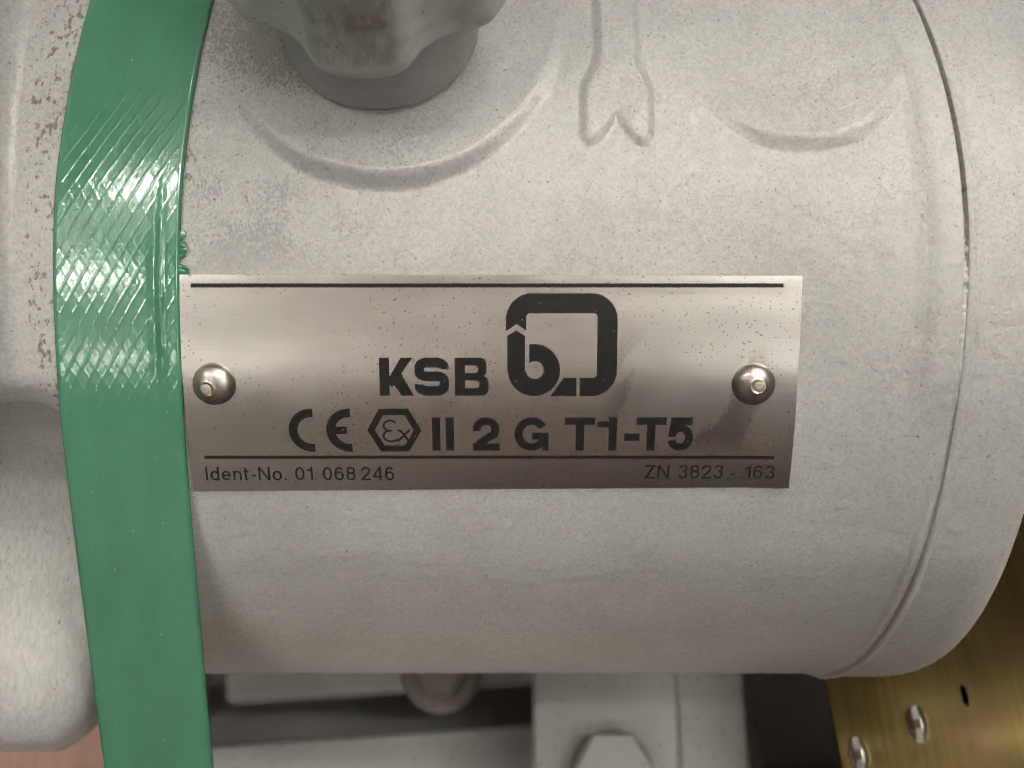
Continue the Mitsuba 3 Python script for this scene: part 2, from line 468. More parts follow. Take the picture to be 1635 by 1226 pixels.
# ------------------------------------------------------------------ filler plug with its star cap
def local_axes(phi):
    a = E + math.radians(phi)
    ez = np.array([0, -math.cos(a), math.sin(a)])
    ey = np.array([0, math.sin(a), math.cos(a)])       # upward in the picture
    return np.array([1.0, 0, 0]), ey, ez


ex, ey, ez = local_axes(PHI_B)
PLUG_O = np.array([-21.3, 0, 0]) + ez * H_B - ey * 2.3
plug = thing('filler_plug', 'grey star-shaped screw cap with brown grime on a round collar on the left boss', 'plug')
collar = lathe([(14.7, -0.5), (14.7, 0.75), (15.5, 0.9), (15.85, 1.25), (16.2, 6.0), (16.3, 18.6), (10, 18.7)], 128)
obj('collar', frame_mesh(collar, PLUG_O, ex, ey, ez), 'collar_paint', plug, smooth=40)


def lobes(th, r, z):
    d = th + math.pi / 2 + math.radians(1.5)
    c = np.cos(5 * d)
    k = 18.5 + 2.0 * np.tanh(1.5 * (c + 0.40))
    return k * (r / 18.7)


prof = [(a_, b_ + 3.8) for a_, b_ in [(15, 14.2), (17.0, 13.3), (18.2, 13.15), (19.2, 13.4), (20.0, 14.1), (20.35, 15.0), (20.45, 16.0), (20.2, 17.2), (19.75, 19), (19.5, 22), (19.35, 26), (19.2, 31), (19.0, 36), (18.6, 38.5), (17.5, 40.2), (15.5, 41), (8, 41.2), (0.1, 41.3)]]
cap = lathe(prof, 240, lobes)
cv = np.asarray(cap.vertices)
cap_uv = np.stack([np.where(cv[:, 1] < 0, cv[:, 0], 99.0), cv[:, 2]], -1)
obj('cap', frame_mesh(cap, PLUG_O, ex, ey, ez), 'cap_plastic', plug, smooth=True, uv=cap_uv)

# ------------------------------------------------------------------ name plate
RP, RI = 90.72, 90.22
V0 = -1.0                      # degrees of the plate's top edge; v runs down the plate in mm
def plate_pt(u, v, r):
    return ring(u, r, V_TOP - np.degrees(np.asarray(v) / 90.4))


V_TOP = 0.0
plate = thing('name_plate', 'brushed stainless steel name plate with black lettering riveted to the grey housing', 'name plate')
PU = (-53.3, 46.25)
PV = (0.78, 37.6)


def plate_mesh():
    us = np.linspace(0, 1, 221)
    vs = np.linspace(0, 1, 91)
    U, V = np.meshgrid(us, vs, indexing='ij')
    u = PU[0] + (PU[1] - PU[0]) * U - 0.0 * V
    top = PV[0] + 0.22 * U
    bot = PV[1] + 0.45 - 0.9 * U
    v = top + (bot - top) * V
    lift = 0.10 * (meshkit.fbm(np.stack([u * 0.06, v * 0.08, 0 * u], -1), 2, 3) - 0.5) + 0.35 * sm(0.9, 1.0, U) * sm(0.5, 1, V) + 0.12 * sm(0.1, 0.0, V)
    lift *= 1 - np.exp(-(np.hypot(u + 48.2, v - 18.5) / 6) ** 2) - np.exp(-(np.hypot(u - 39.1, v - 18.5) / 6) ** 2)
    rt = RP + lift
    # bevelled rim
    n, m = U.shape
    top_P, top_uv = plate_pt(u, v, rt), np.stack([u, v], -1)
    bot_P = plate_pt(u, v, RI + lift)
    Vt = np.vstack([top_P.reshape(-1, 3), bot_P.reshape(-1, 3)])
    uv = np.vstack([top_uv.reshape(-1, 2), top_uv.reshape(-1, 2)])
    f = grid_faces(n, m)
    faces = [f[:, ::-1] if False else f, f[:, ::-1] + n * m]
    idx = np.arange(n * m).reshape(n, m)
    loop = np.concatenate([idx[:, 0], idx[-1, 1:], idx[-2::-1, -1], idx[0, -2:0:-1]])
    lv = np.concatenate([Vt[loop], Vt[loop + n * m]])
    base = len(Vt)
    Vt = np.vstack([Vt, lv]); uv = np.vstack([uv, uv[loop], uv[loop]])
    k = np.arange(len(loop)); k2 = (k + 1) % len(loop)
    side = np.stack([base + k, base + k2, base + k2 + len(loop), base + k + len(loop)], -1)
    f = np.vstack(faces + [side])
    f = np.vstack([f[:, [0, 1, 2]], f[:, [0, 2, 3]]])
    return trimesh.Trimesh(Vt, f, process=False), uv


pm, puv = plate_mesh()
obj('sheet', pm, 'brushed_steel', plate, smooth=True, uv=puv[:, ::-1])


def on_plate(poly, depth=0.03, lift=0.0):
    """print: a thin layer of ink that follows the curved sheet; poly in mm (u right, v down)"""
    out = []
    u0, v0, u1, v1 = poly.bounds
    v = math.floor(v0)
    while v < v1:
        u = 8 * math.floor(u0 / 8)
        while u < u1:
            g = poly.intersection(box(u, v, u + 8, v + 1.0))
            for q in getattr(g, 'geoms', [g]):
                if q.geom_type == 'Polygon' and q.area > 1e-4:
                    m = trimesh.creation.extrude_polygon(q, depth, engine='earcut')
                    out.append(m)
            u += 8
        v += 1.0
    m = trimesh.util.concatenate(out)
    p = np.asarray(m.vertices)
    uu = (p[:, 0] - PU[0]) / (PU[1] - PU[0]); 
    top = PV[0] + 0.22 * uu; bot = PV[1] + 0.45 - 0.9 * uu
    vv = np.clip((p[:, 1] - top) / (bot - top), 0, 1)
    lf = 0.10 * (meshkit.fbm(np.stack([p[:, 0] * 0.06, p[:, 1] * 0.08, 0 * uu], -1), 2, 3) - 0.5) + 0.35 * sm(0.9, 1.0, uu) * sm(0.5, 1, vv) + 0.12 * sm(0.1, 0.0, vv)
    lf *= 1 - np.exp(-(np.hypot(p[:, 0] + 48.2, p[:, 1] - 18.5) / 6) ** 2) - np.exp(-(np.hypot(p[:, 0] - 39.1, p[:, 1] - 18.5) / 6) ** 2)
    P = plate_pt(p[:, 0], p[:, 1], RP + lf + 0.004 + p[:, 2] + lift)
    return trimesh.Trimesh(P, m.faces, process=False)


# ---- lettering, drawn as strokes (y up, capitals 1 high)
def arc(cx, cy, rx, ry, a0, a1, n=40):
    a = np.radians(np.linspace(a0, a1, n))
    return list(zip(cx + rx * np.cos(a), cy + ry * np.sin(a)))


def stroke(pts, t, cap='flat', join='mitre'):
    return LineString(pts).buffer(t / 2, cap_style=cap, join_style=join, mitre_limit=4)


def glyph(ch, w, t):
    """a sans-serif character 1 high and w wide with strokes t thick"""
    h = t / 2
    x0, x1, y0, y1 = h, w - h, h, 1 - h
    mx = w / 2
    if ch == 'I':
        return box(0, 0, w, 1)
    if ch == '-':
        return box(0, 0.30, w, 0.30 + t)
    if ch == '.':
        return box(0, 0, w, t)
    if ch == 'T':
        return unary_union([box(0, 1 - t, w, 1), box(mx - h * 1.05, 0, mx + h * 1.05, 1)])
    if ch == '1':
        fl = Polygon([(0, 0.70), (0, 0.70 + t * 0.72)] + [(0.30 * w, 0.725 + t * 0.75), (w - t * 0.95, 0.87), (w - t * 0.75, 1.0), (w, 1), (w, 0.70)])
        return unary_union([fl, box(w - t, 0, w, 1)])
    if ch == '2':
        r = (x1 - x0) / 2
        ry = min(r, 0.30)
        top = arc(mx, y1 - ry, r, ry, 188, -35)
        return unary_union([stroke(top + [(mx + 0.12 * w, 0.42), (mx - 0.22 * w, 0.24), (x0 + 0.02, y0 + 0.04)], t, join='round'), box(0, 0, w, t)]).difference(box(-1, -1, 2, 0)).difference(box(-1, 0, 0, 2))
    if ch == '3':
        r = (x1 - x0) / 2
        up, lo = arc(mx, y1 - 0.205, r * 0.92, 0.205, 170, -90), arc(mx, y0 + 0.24, r, 0.24, 90, -172)
        return unary_union([stroke(up, t), stroke(lo, t)])
    if ch == '4':
        return unary_union([stroke([(x1 - 0.14 * w, 0), (x1 - 0.14 * w, 1)], t), box(0.0, 0.22, w, 0.22 + t), stroke([(x1 - 0.16 * w, 0.97), (0.04, 0.24 + h)], t)])
    if ch == '5':
        bowl = arc(mx, y0 + 0.285, x1 - mx, 0.285, 145, -165)
        return unary_union([box(0.13 * w, 1 - t, 0.95 * w, 1), Polygon([(0.13 * w, 1), (0.03 * w, 0.42), (0.03 * w + t * 0.95, 0.42), (0.13 * w + t * 0.95, 1)]), stroke(bowl, t)])
    if ch == '6':
        return unary_union([stroke(arc(mx, y0 + 0.275, x1 - mx, 0.275, 0, 360), t), stroke(arc(mx, 0.5, x1 - mx, 0.5 - h, 38, 200), t)])
    if ch == '8':
        return unary_union([stroke(arc(mx, y0 + 0.25, x1 - mx, 0.25, 0, 360), t), stroke(arc(mx, y1 - 0.21, (x1 - mx) * 0.9, 0.21, 0, 360), t)])
    if ch == '0':
        return stroke(arc(mx, 0.5, x1 - mx, 0.5 - h, 0, 360), t)
    if ch == 'G':
        return unary_union([stroke(arc(mx, 0.5, x1 - mx, 0.5 - h, 32, 345), t), box(mx + 0.02, 0.34, w, 0.34 + t * 0.92), box(w - t * 0.75, 0, w, 0.34 + t * 0.5)])
    if ch == 'N':
        return unary_union([box(0, 0, t, 1), box(w - t, 0, w, 1), Polygon([(0, 1), (t * 1.1, 1), (w, 0), (w - t * 1.1, 0)])])
    if ch == 'Z':
        return unary_union([box(0.02, 1 - t, w, 1), box(0, 0, w, t), Polygon([(0, t * 0.4), (w - t * 1.4, 1 - t * 0.4), (w, 1 - t * 0.4), (t * 1.4, t * 0.4)])])
    xh = 0.72
    if ch == 'o':
        return stroke(arc(mx, xh / 2, x1 - mx, xh / 2 - h, 0, 360), t)
    if ch == 'e':
        return unary_union([stroke(arc(mx, xh / 2, x1 - mx, xh / 2 - h, 0, 318), t), box(h, xh / 2 - h, w - h * 0.4, xh / 2 + h)])
    if ch == 'd':
        return unary_union([stroke(arc(mx, xh / 2, x1 - mx, xh / 2 - h, 0, 360), t), box(w - t, 0, w, 1)])
    if ch == 'n':
        return unary_union([box(0, 0, t, xh), stroke(arc(mx, xh - h - 0.24, x1 - mx, 0.24, 180, 0) + [(x1, 0)], t)])
    if ch == 't':
        return unary_union([box(w * 0.35 - h, 0.08, w * 0.35 + h, 0.92), box(0, xh - t, w, xh), stroke([(w * 0.35, 0.12)] + arc(w * 0.35 + 0.1, 0.1 + h * 0.3, 0.1, 0.1 - h * 0.6, 180, 285), t)])
    raise KeyError(ch)


WIDTH = {'I': 0, '-': .30, '.': 0, 'T': .80, '1': .38, '2': .60, '3': .60, '4': .62, '5': .60, '6': .60, '8': .60, '0': .60, 'G': .84, 'N': .74, 'Z': .68, 'o': .60, 'e': .58, 'd': .58, 'n': .54, 't': .32}


def place(g, u, v_base, height, sx=1.0):
    """glyph -> plate mm, baseline at v_base, left edge at u"""
    return affinity.affine_transform(g, [height * sx, 0, 0, -height, u, v_base])


def word(items, v_base, height, t):
    return [(ch, place(glyph(ch, t if w is None else w / height, t), u, v_base, height)) for ch, u, w in items]


def printed(name, poly):
    obj(name, on_plate(poly), 'ink', plate)


RULE = [('printed_rule', box(-51.2, 2.20, 43.3, 2.85)), ('printed_rule', box(-50.9, 31.15, 43.3, 31.75))]
for n_, b in RULE:
    printed(n_, b)
# KSB
def ksb_letter(ch):
    if ch == 'K':
        return unary_union([box(0, 0, .285, 1), Polygon([(.285, .40), (.62, 1), (.95, 1), (.56, .50), (.98, 0), (.63, 0), (.285, .44)]).buffer(0), Polygon([(.2, .38), (.62, 1), (.94, 1), (.36, .22)]), Polygon([(.42, .55), (.60, .62), (.98, 0), (.63, 0)])])
    if ch == 'S':
        w, t = .92, .255
        h = t / 2
        def rr(cx, cy, a0, a1, rx=.20, ry=.13):
            return arc(cx, cy, rx, ry, a0, a1, 14)
        path = [(w - h - .005, .70)] + rr(w - h - .20, 1 - h - .13, 0, 90) + rr(h + .20, 1 - h - .13, 90, 180) + rr(h + .20, .515 + .11, 180, 270, .20, .11) + rr(w - h - .20, .515 - .125, 90, 0, .20, .125) + rr(w - h - .20, h + .13, 0, -90) + rr(h + .20, h + .13, 270, 180) + [(h + .005, .30)]
        return stroke(path, t, join='round')
    if ch == 'B':
        w = .92
        out = unary_union([box(0, 0, .5, 1), box(.3, .5, .70, 1), box(.3, 0, .72, .52), stroke(arc(.60, .745, .15, .13, 90, -90), .24).buffer(0), box(.5, .60, .86, .86), box(.5, .15, .92, .40),
                           Point(.70, .84).buffer(.16), Point(.72, .66).buffer(.15), Point(.74, .18).buffer(.18), Point(.74, .36).buffer(.17)])
        def hole(x0, y0, x1, y1, r):
            return box(x0 + r, y0 + r, x1 - r, y1 - r).buffer(r)
        holes = [unary_union([hole(.28, .60, .64, .80, .09), box(.28, .60, .45, .80)]), unary_union([hole(.28, .20, .67, .405, .09), box(.28, .20, .45, .405)])]
        return out.intersection(box(0, 0, w, 1)).difference(unary_union(holes))


for ch, u, w in (('K', -21.45, 5.55 / .98), ('S', -15.75, 5.55 / .92), ('B', -9.25, 5.45 / .92)):
    printed('printed_letter', affinity.affine_transform(ksb_letter(ch), [w, 0, 0, -6.35, u, 20.52]))


# the emblem right of the letters
def Z5(X, Y):
    return ((590 + X / 3.988 - 817.5) * 0.1006, 3.98 + (450 + Y / 3.988 - 470) * 0.1032)


def zr(x0, y0, x1, y1, r):
    return box(x0 + r, y0 + r, x1 - r, y1 - r).buffer(r, quad_segs=16)


outer = zr(868, 72, 1578, 722, 165)
frame_ = outer.difference(zr(997, 195, 1450, 603, 26))
upper = frame_.difference(box(800, 480, 1342, 800)).difference(Polygon([(800, 350), (868, 307), (937, 262), (999, 303), (1020, 900), (800, 900)]))
tail = frame_.intersection(Polygon([(1157, 730), (1157, 718), (1240, 600), (1320, 600), (1320, 730)]))
hook_out = unary_union([Point(1048, 554).buffer(167, quad_segs=32), box(877, 335, 990, 560), Polygon([(877, 336), (934, 302), (990, 336)]), box(877, 420, 1000, 560)])
ell = Polygon(arc(1045, 554, 168, 167, 180, 360, 50))
hook_out = unary_union([hook_out, ell])
hook = hook_out.difference(Point(1053, 553).buffer(57, quad_segs=24)).difference(box(990, 200, 1017, 560)).difference(Polygon([(990, 320), (1017, 320), (1017, 385), (990, 470)]))
for part_name, g in (('printed_emblem', upper), ('printed_emblem', hook), ('printed_emblem', tail)):
    g = affinity.affine_transform(g, [0.1006 / 3.988, 0, 0, 0.1032 / 3.988, Z5(0, 0)[0], Z5(0, 0)[1]])
    printed(part_name, g)

# CE mark
def cemark(u, bar):
    R, t = 3.85, 1.45
    c = (u + R, 26.6)
    ringg = Point(c).buffer(R, quad_segs=32).difference(Point(c).buffer(R - t, quad_segs=32)).intersection(box(c[0] - 5, c[1] - 5, c[0] + 0.25, c[1] + 5))
    if bar:
        ringg = unary_union([ringg, box(c[0] - R + 0.6, c[1] - t / 2 + 0.02, c[0] - 0.45, c[1] + t / 2 - 0.1)])
    return ringg


printed('printed_letter', affinity.skew(cemark(-36.6, False), xs=1.5))
printed('printed_letter', affinity.skew(cemark(-30.45, True), xs=1.5))
hexo = Polygon([(-23.75, 26.55), (-21.7, 22.75), (-16.95, 22.75), (-14.85, 26.55), (-16.95, 30.4), (-21.6, 30.4)])
printed('printed_hexagon', hexo.difference(hexo.buffer(-1.12, join_style='mitre')))
eps = unary_union([stroke(arc(-19.95, 25.75, 1.05, 0.92, -40, -270) , .36, cap='round'), stroke(arc(-19.85, 27.55, 1.25, 0.98, -90, -318), .36, cap='round')])
exx = unary_union([eps, stroke([(-18.6, 26.6), (-18.2, 26.7), (-17.15, 28.25), (-16.75, 28.35)], .38, cap='round', join='round'), stroke([(-16.85, 26.55), (-18.75, 28.45)], .36, cap='round')])
printed('printed_letter', exx)
# II 2 G T1-T5
for ch, g in word([('I', -13.1, None), ('I', -10.85, None), ('2', -6.45, 4.4), ('G', 0.4, 5.6), ('T', 8.65, 5.0), ('1', 13.95, 3.25), ('-', 18.45, 2.5), ('T', 20.3 + .05, 4.95), ('5', 25.5, 4.25)], 30.25, 6.0, 0.222):
    printed('printed_letter', g)
# Ident-No. 01 068 246      ZN 3823 - 163
def small(text, u, v_base, height, t, xs=None):
    for ch in text:
        if ch == ' ':
            u += 0.30 * height; continue
        w = (t if WIDTH[ch] == 0 else WIDTH[ch]) * height
        printed('printed_letter', place(glyph(ch, w / height, t), u, v_base, height))
        u += w + 0.155 * height
    return u


small('Ident-No.', -51.0, 35.88, 2.6, 0.13)
small('01', -36.1, 35.85, 2.58, 0.13)
small('068', -31.5, 35.85, 2.58, 0.13)
small('246', -25.1, 35.85, 2.58, 0.13)
small('ZN', 22.06, 35.5, 2.6, 0.125)
small('3823', 27.65, 35.5, 2.6, 0.125)
small('-', 36.45, 35.5, 2.4, 0.11)
small('163', 38.7, 35.5, 2.6, 0.125)


# ---- rivets of the plate
def rivet(u, v, spot):
    R, h = 3.55, 2.0
    rr = np.concatenate([np.linspace(0, 1, 34)[:-1], [1.0]])
    th = np.linspace(0, 2 * np.pi, 72, endpoint=False)
    RR, TH = np.meshgrid(rr, th, indexing='ij')
    x, y = R * RR * np.cos(TH), R * RR * np.sin(TH)
    z = h * np.sqrt(np.clip(1 - RR ** 2.2, 0, 1)) ** 1.05
    d = np.hypot(x - spot[0], y - spot[1])
    zc = h * (1 - (np.hypot(*spot) / R) ** 2) ** 0.55
    z = z + (zc - 0.05 - z) * (1 - sm(0.85, 1.2, d)) + 0.10 * np.exp(-((d - 1.25) / 0.22) ** 2)
    z -= 0.05
    a = E + math.radians(V_TOP - math.degrees(v / 90.4))
    rz = np.array([0, -math.cos(a), math.sin(a)]); ry = np.array([0, math.sin(a), math.cos(a)])
    P = np.stack([x, y, z], -1)
    m = grid_mesh(P, wrap=True)
    o = np.array([u, 0, 0]) + rz * RP
    key = obj('rivet', frame_mesh(m, o, np.array([1.0, 0, 0]), ry, rz), 'rivet_steel', plate, smooth=True)
    n = 40
    th = np.linspace(0, 2 * np.pi, n, endpoint=False)
    disc = [(0.001, 0.06), (0.5, 0.055), (0.8, 0.03), (0.88, -0.05)]
    dm = lathe(disc, n)
    obj('pin', frame_mesh(dm, o + np.array([spot[0], 0, 0]) + ry * spot[1] + rz * (zc - 0.09), np.array([1.0, 0, 0]), ry, rz), 'rivet_pin_face', key, smooth=True)


rivet(-48.2, 18.55, (-0.95, -0.35))
rivet(39.1, 18.55, (0.45, 0.15))

# ------------------------------------------------------------------ green strap
PHI_T = -18.6                    # where the strap leaves the barrel towards the camera side
PHI_BK = 100.0
def strap_path():
    """(points in the plane across the shaft (n0, up) in mm, outward normals, length, phi) from the front end over the barrel to the back"""
    R = 90.35
    P, N, ph = [], [], []
    t = math.radians(PHI_T)
    c, s = math.cos(t), math.sin(t)
    for d in np.concatenate([np.arange(528, 90, -6.0), np.arange(90, 0, -0.2)]):
        P.append((R * c + d * s, R * s - d * c)); N.append((c, s)); ph.append(PHI_T)
    for p in np.concatenate([np.arange(PHI_T, 46, 0.13), np.arange(46, PHI_BK, 0.9)]):
        q = math.radians(p)
        P.append((R * math.cos(q), R * math.sin(q))); N.append((math.cos(q), math.sin(q))); ph.append(p)
    q = math.radians(PHI_BK)
    for d in np.arange(0, 360, 6):
        P.append((R * math.cos(q) - d * math.sin(q), R * math.sin(q) + d * math.cos(q))); N.append((math.cos(q), math.sin(q))); ph.append(PHI_BK)
    P, N = np.array(P), np.array(N)
    L = np.concatenate([[0], np.cumsum(np.linalg.norm(np.diff(P, axis=0), axis=1))])
    return P, N, L, np.array(ph)


def strap_mesh():
    P, N, L, ph = strap_path()
    i0 = np.argmin(np.abs(ph - 0.0) + (ph < PHI_T + 1e-6) * 99)
    arcl = L - L[i0]                      # 0 at the level of the camera, + upwards
    knots = [-460, -90, -55, -28, -17, 0, 13, 23.3, 34.2, 46.4, 120, 600]
    left = [-81.5, -75.3, -74.6, -73.85, -73.45, -73.05, -72.6, -71.75, -70.75, -69.45, -60.0, -55]
    from scipy.interpolate import PchipInterpolator
    lx = PchipInterpolator(knots, left)(arcl)
    w = np.arange(0, 20.05, 0.18)
    w[-1] = 20.1
    TH = 0.8
    U = w[None, :] + 0 * lx[:, None]
    X = lx[:, None] + U
    edge = np.minimum(U, 20.1 - U)
    r_out = TH * (1 - 0.35 * np.exp(-(edge / 0.28) ** 2))
    # a pinched, crumpled right edge beside the top corner of the plate
    A = arcl[:, None]
    pinch = np.exp(-((A + 4) / 11.0) ** 2)
    r_out = r_out + pinch * (0.42 * np.exp(-((U - 17.2) / 0.55) ** 2) - 0.2 * np.exp(-((U - 16.0) / 0.6) ** 2)) * (0.6 + 0.8 * meshkit.noise(np.stack([A * 0.5 + 0 * U, U, 0 * U], -1), 2))
    r_out = r_out + 0.10 * (meshkit.fbm(np.stack([A * 0.10 + 0 * U, U * 0.12, 0 * U], -1), 2, 8) - 0.5)
    # embossed weave: two families of fine slanting ribs that cross
    wob = 0.07 * (meshkit.noise(np.stack([U * 0.4, A * 0.4 + 0 * U, 0 * U], -1), 21) - 0.5)
    def rib(q, half):
        f_ = np.abs(q - np.floor(q) - 0.5) * 2
        return np.clip(1 - f_ / half, 0, 1) ** 1.3
    worn = 0.6 + 0.4 * sm(0.35, 0.6, meshkit.fbm(np.stack([U * 0.12, A * 0.1 + 0 * U, 0 * U + 5], -1), 2, 31))
    side = sm(0.3, 1.0, U) * sm(20.0, 19.2, U)
    r_out = r_out + side * worn * (1 - 0.55 * sm(20, 30, A)) * (0.042 * rib((U - 0.60 * A) / 2.1 + wob, 0.30) + 0.028 * rib((U + 0.60 * A) / 2.1 - wob, 0.30))
    Q = P[:, None, :] + N[:, None, :] * r_out[..., None]
    B = P[:, None, :] + 0 * U[..., None]
    def world(X, Q):
        return mm(X[..., None] * np.array([1.0, 0, 0]) + Q[..., :1] * N0 + Q[..., 1:] * UP)
    T_, Bo = world(X, Q), world(X, B)
    n, m = X.shape
    V = np.vstack([T_.reshape(-1, 3), Bo[:, [0, -1]].reshape(-1, 3)])
    uv = np.vstack([np.stack([U, 0 * U + A], -1).reshape(-1, 2), np.stack([U[:, [0, -1]], A + 0 * U[:, :2]], -1).reshape(-1, 2)])
    f = [grid_faces(n, m)]
    k = np.arange(n - 1)
    o = n * m
    f.append(np.stack([k * m, (k + 1) * m, o + (k + 1) * 2, o + k * 2], -1))
    f.append(np.stack([k * m + m - 1, o + k * 2 + 1, o + (k + 1) * 2 + 1, (k + 1) * m + m - 1], -1))
    f.append(np.stack([o + k * 2, o + (k + 1) * 2, o + (k + 1) * 2 + 1, o + k * 2 + 1], -1))
    f = np.vstack(f)
    f = np.vstack([f[:, [0, 1, 2]], f[:, [0, 2, 3]]])
    return trimesh.Trimesh(V, f, process=False), uv


strap = thing('lashing_strap', 'glossy green plastic lashing strap with embossed weave pulled over the left of the housing', 'strap')
smesh, suv = strap_mesh()
obj('band', smesh, 'green_strap', strap, smooth=True, uv=suv)


def tab_mesh():
    out, rng = [], np.random.default_rng(5)
    for k in range(6):
        y0 = -3.2 + k * 1.05 + rng.uniform(-0.2, 0.2)
        ln, wd, tw, up = rng.uniform(1.2, 2.1), rng.uniform(0.7, 1.2), rng.uniform(-0.35, 0.35), rng.uniform(0.2, 0.7)
        xs = np.linspace(0, ln, 9); ys = np.linspace(0, wd, 6)
        X, Y = np.meshgrid(xs, ys, indexing='ij')
        Z = 0.5 + up * np.sin(Y / wd * math.pi) * (0.4 + 0.6 * X / ln) + 0.14 * np.sin(X * 4 + k) - 0.10 * X + 0.10 * meshkit.noise(np.stack([X * 2, Y * 2, 0 * X + k], -1))
        top = np.stack([X - 0.5, Y + y0 + tw * X, Z], -1)
        out += [grid_mesh(top), grid_mesh(top - np.array([0, 0, 0.2]), flip=True)]
    return trimesh.util.concatenate(out)


tx, ty, tz = local_axes(1.6)
obj('frayed_edge', frame_mesh(tab_mesh(), np.array([-52.9, 0, 0]) + tz * 90.1, tx, ty, tz), 'green_strap', strap, smooth=True, label='small crumpled flake at the right edge of the strap')

# ------------------------------------------------------------------ base frame, foot, bolts below the housing
def rotz(m, deg, c=(0, 0)):
    a = math.radians(deg)
    v = np.asarray(m.vertices).copy()
    x, y = v[:, 0] - c[0], v[:, 1] - c[1]
    v[:, 0], v[:, 1] = c[0] + x * math.cos(a) - y * math.sin(a), c[1] + x * math.sin(a) + y * math.cos(a)
    return trimesh.Trimesh(v, m.faces, process=False)


def at_axis(m):
    return trimesh.Trimesh(mm(m.vertices), m.faces, process=False)


bf = thing('base_frame', 'pale grey painted steel base frame with a dark slot, blurred below the housing', 'base frame')
obj('rear_deck', at_axis(rotz(bevel_box(-101, 88, -64, 150, -212, -200, 1.5), 3.8, (-48, -64))), 'frame_paint', bf, smooth=25)
obj('front_deck', at_axis(rotz(bevel_box(-124, 86, -190, -78.5, -212, -200, 1.5), 3.8, (-48, -79))), 'frame_paint', bf, smooth=25)
obj('channel', at_axis(bevel_box(-128, 88, -200, 150, -301.5, -262, 1.5)), 'frame_paint', bf, smooth=25)
for x in (-127, 62):
    obj('leg', at_axis(bevel_box(x, x + 12, -150, 130, -300.5, -262.5, 1)), 'frame_paint', bf, smooth=25)
    obj('web', at_axis(bevel_box(x, x + 8, -150, 130, -262, -212, 1)), 'frame_paint', bf, smooth=25)

ft = thing('support_foot', 'grey bent steel support foot bolted down under the housing, right of the dark slot', 'support foot')
obj('sole', at_axis(bevel_box(6.4, 52, -150, -30, -162, -150, 1.2)), 'frame_paint', ft, smooth=25)
obj('flange', at_axis(bevel_box(51.5, 74, -150, -30, -164, -154.5, 1.2)), 'frame_paint', ft, smooth=25)
obj('web', at_axis(bevel_box(10, 70, -38, -30, -155, -80, 1.2)), 'frame_paint', ft, smooth=25)
obj('spacer', at_axis(bevel_box(14, 66, -140, -40, -200.5, -161, 1.2)), 'frame_paint', ft, smooth=25)


def bolt(x, y, z, r, h, rw, hexagon, name, label):
    k = thing(name, label, 'bolt')
    w = lathe([(0.1, 0), (rw - 0.6, 0), (rw, 0.6), (rw, 2.2), (rw - 0.8, 3.0), (0.1, 3.0)][::1], 64)
    w.vertices[:] = np.asarray(w.vertices) + np.array([x, y, z])
    obj('washer', at_axis(w), 'bolt_steel', k, smooth=35)
    n = 6
    hd = lathe([(0.1, 3.0), (r, 3.0), (r, 3.0 + h - 1.4), (r - 1.4, 3.0 + h), (0.1, 3.0 + h)], n)
    hd.vertices[:] = np.asarray(hd.vertices) + np.array([x, y, z])
    obj('head', at_axis(hd), 'frame_paint' if not hexagon else 'bolt_steel', k, smooth=False if hexagon else 35)


bolt(30.5, -96.5, -150, 12.6, 9.0, 12.8, False, 'foot_bolt', 'grey painted hexagon bolt head in the support foot at the bottom edge')
bolt(-25.0, -58.5, -200, 9.8, 17.0, 13.6, True, 'deck_bolt', 'brownish steel hexagon bolt with a washer on the base frame, left of the support foot')

pal = thing('wooden_pallet', 'pinkish raw wood pallet under the machine, seen in the lower left corner', 'pallet')
for x0 in (-425, -325, -225, -110, -10):
    obj('board', at_axis(bevel_box(x0, x0 + 95, -440, 420, -322, -302, 1.5)), 'pallet_wood', pal, smooth=25)
for y in (-440, -50, 340):
    obj('stringer', at_axis(bevel_box(-425, 85, y, y + 80, -350, -322.5, 1.5)), 'pallet_wood', pal, smooth=25)

# ------------------------------------------------------------------ coupling guard
GD, GR = 400.0, 62.0
GB = math.radians(13)
ga = math.radians(12)
G_R = np.array([1.0, 0, 0]) * math.cos(GB) - FW * math.sin(GB)      # the guard stands a little askew
G_AX = G_R * math.cos(ga) + CUP * math.sin(ga)
G_UP = CUP * math.cos(ga) - G_R * math.sin(ga)
G_N = np.cross(G_AX, G_UP)
if G_N @ -FW < 0:
    G_N = -G_N
g_o = (CAM - AX) * 1000 + GD * (FW + (1440 - 817.5) / 2090 * np.array([1.0, 0, 0]) + (613 - 1200) / 2090 * CUP)
guard = thing('coupling_guard', 'brass yellow curved sheet metal coupling guard with slots at the lower right', 'coupling guard')


def guard_mesh():
    s = np.concatenate([np.arange(-16, 40, 0.4), np.arange(40, 240, 3.0)])
    a = np.radians(np.concatenate([np.arange(-180, 0, 2.0), np.arange(0, 45, 0.3), np.arange(45, 180, 2.0)]))
    S, A = np.meshgrid(s, a, indexing='ij')
    parts, uvs, n = [], [], 0
    for R in (GR, GR - 1.2):
        v = g_o + S[..., None] * G_AX + (R * np.sin(A))[..., None] * G_UP + (R * np.cos(A))[..., None] * G_N
        m = grid_mesh(mm(v), wrap=True)
        cs, ca = S.reshape(-1)[m.faces], A.reshape(-1)[m.faces]
        hole = ((cs.mean(1) - 18.4) / 0.85) ** 2 + ((ca.mean(1) - math.radians(26.4)) * GR / 3.1) ** 2 < 1       # the punched slot
        parts.append(trimesh.Trimesh(m.vertices, m.faces[~hole], process=False))
        uvs.append(np.stack([S, A * GR], -1).reshape(-1, 2))
    v = np.vstack([p.vertices for p in parts]); f = np.vstack([parts[0].faces, parts[1].faces + len(parts[0].vertices)])
    return trimesh.Trimesh(v, f, process=False), np.vstack(uvs)


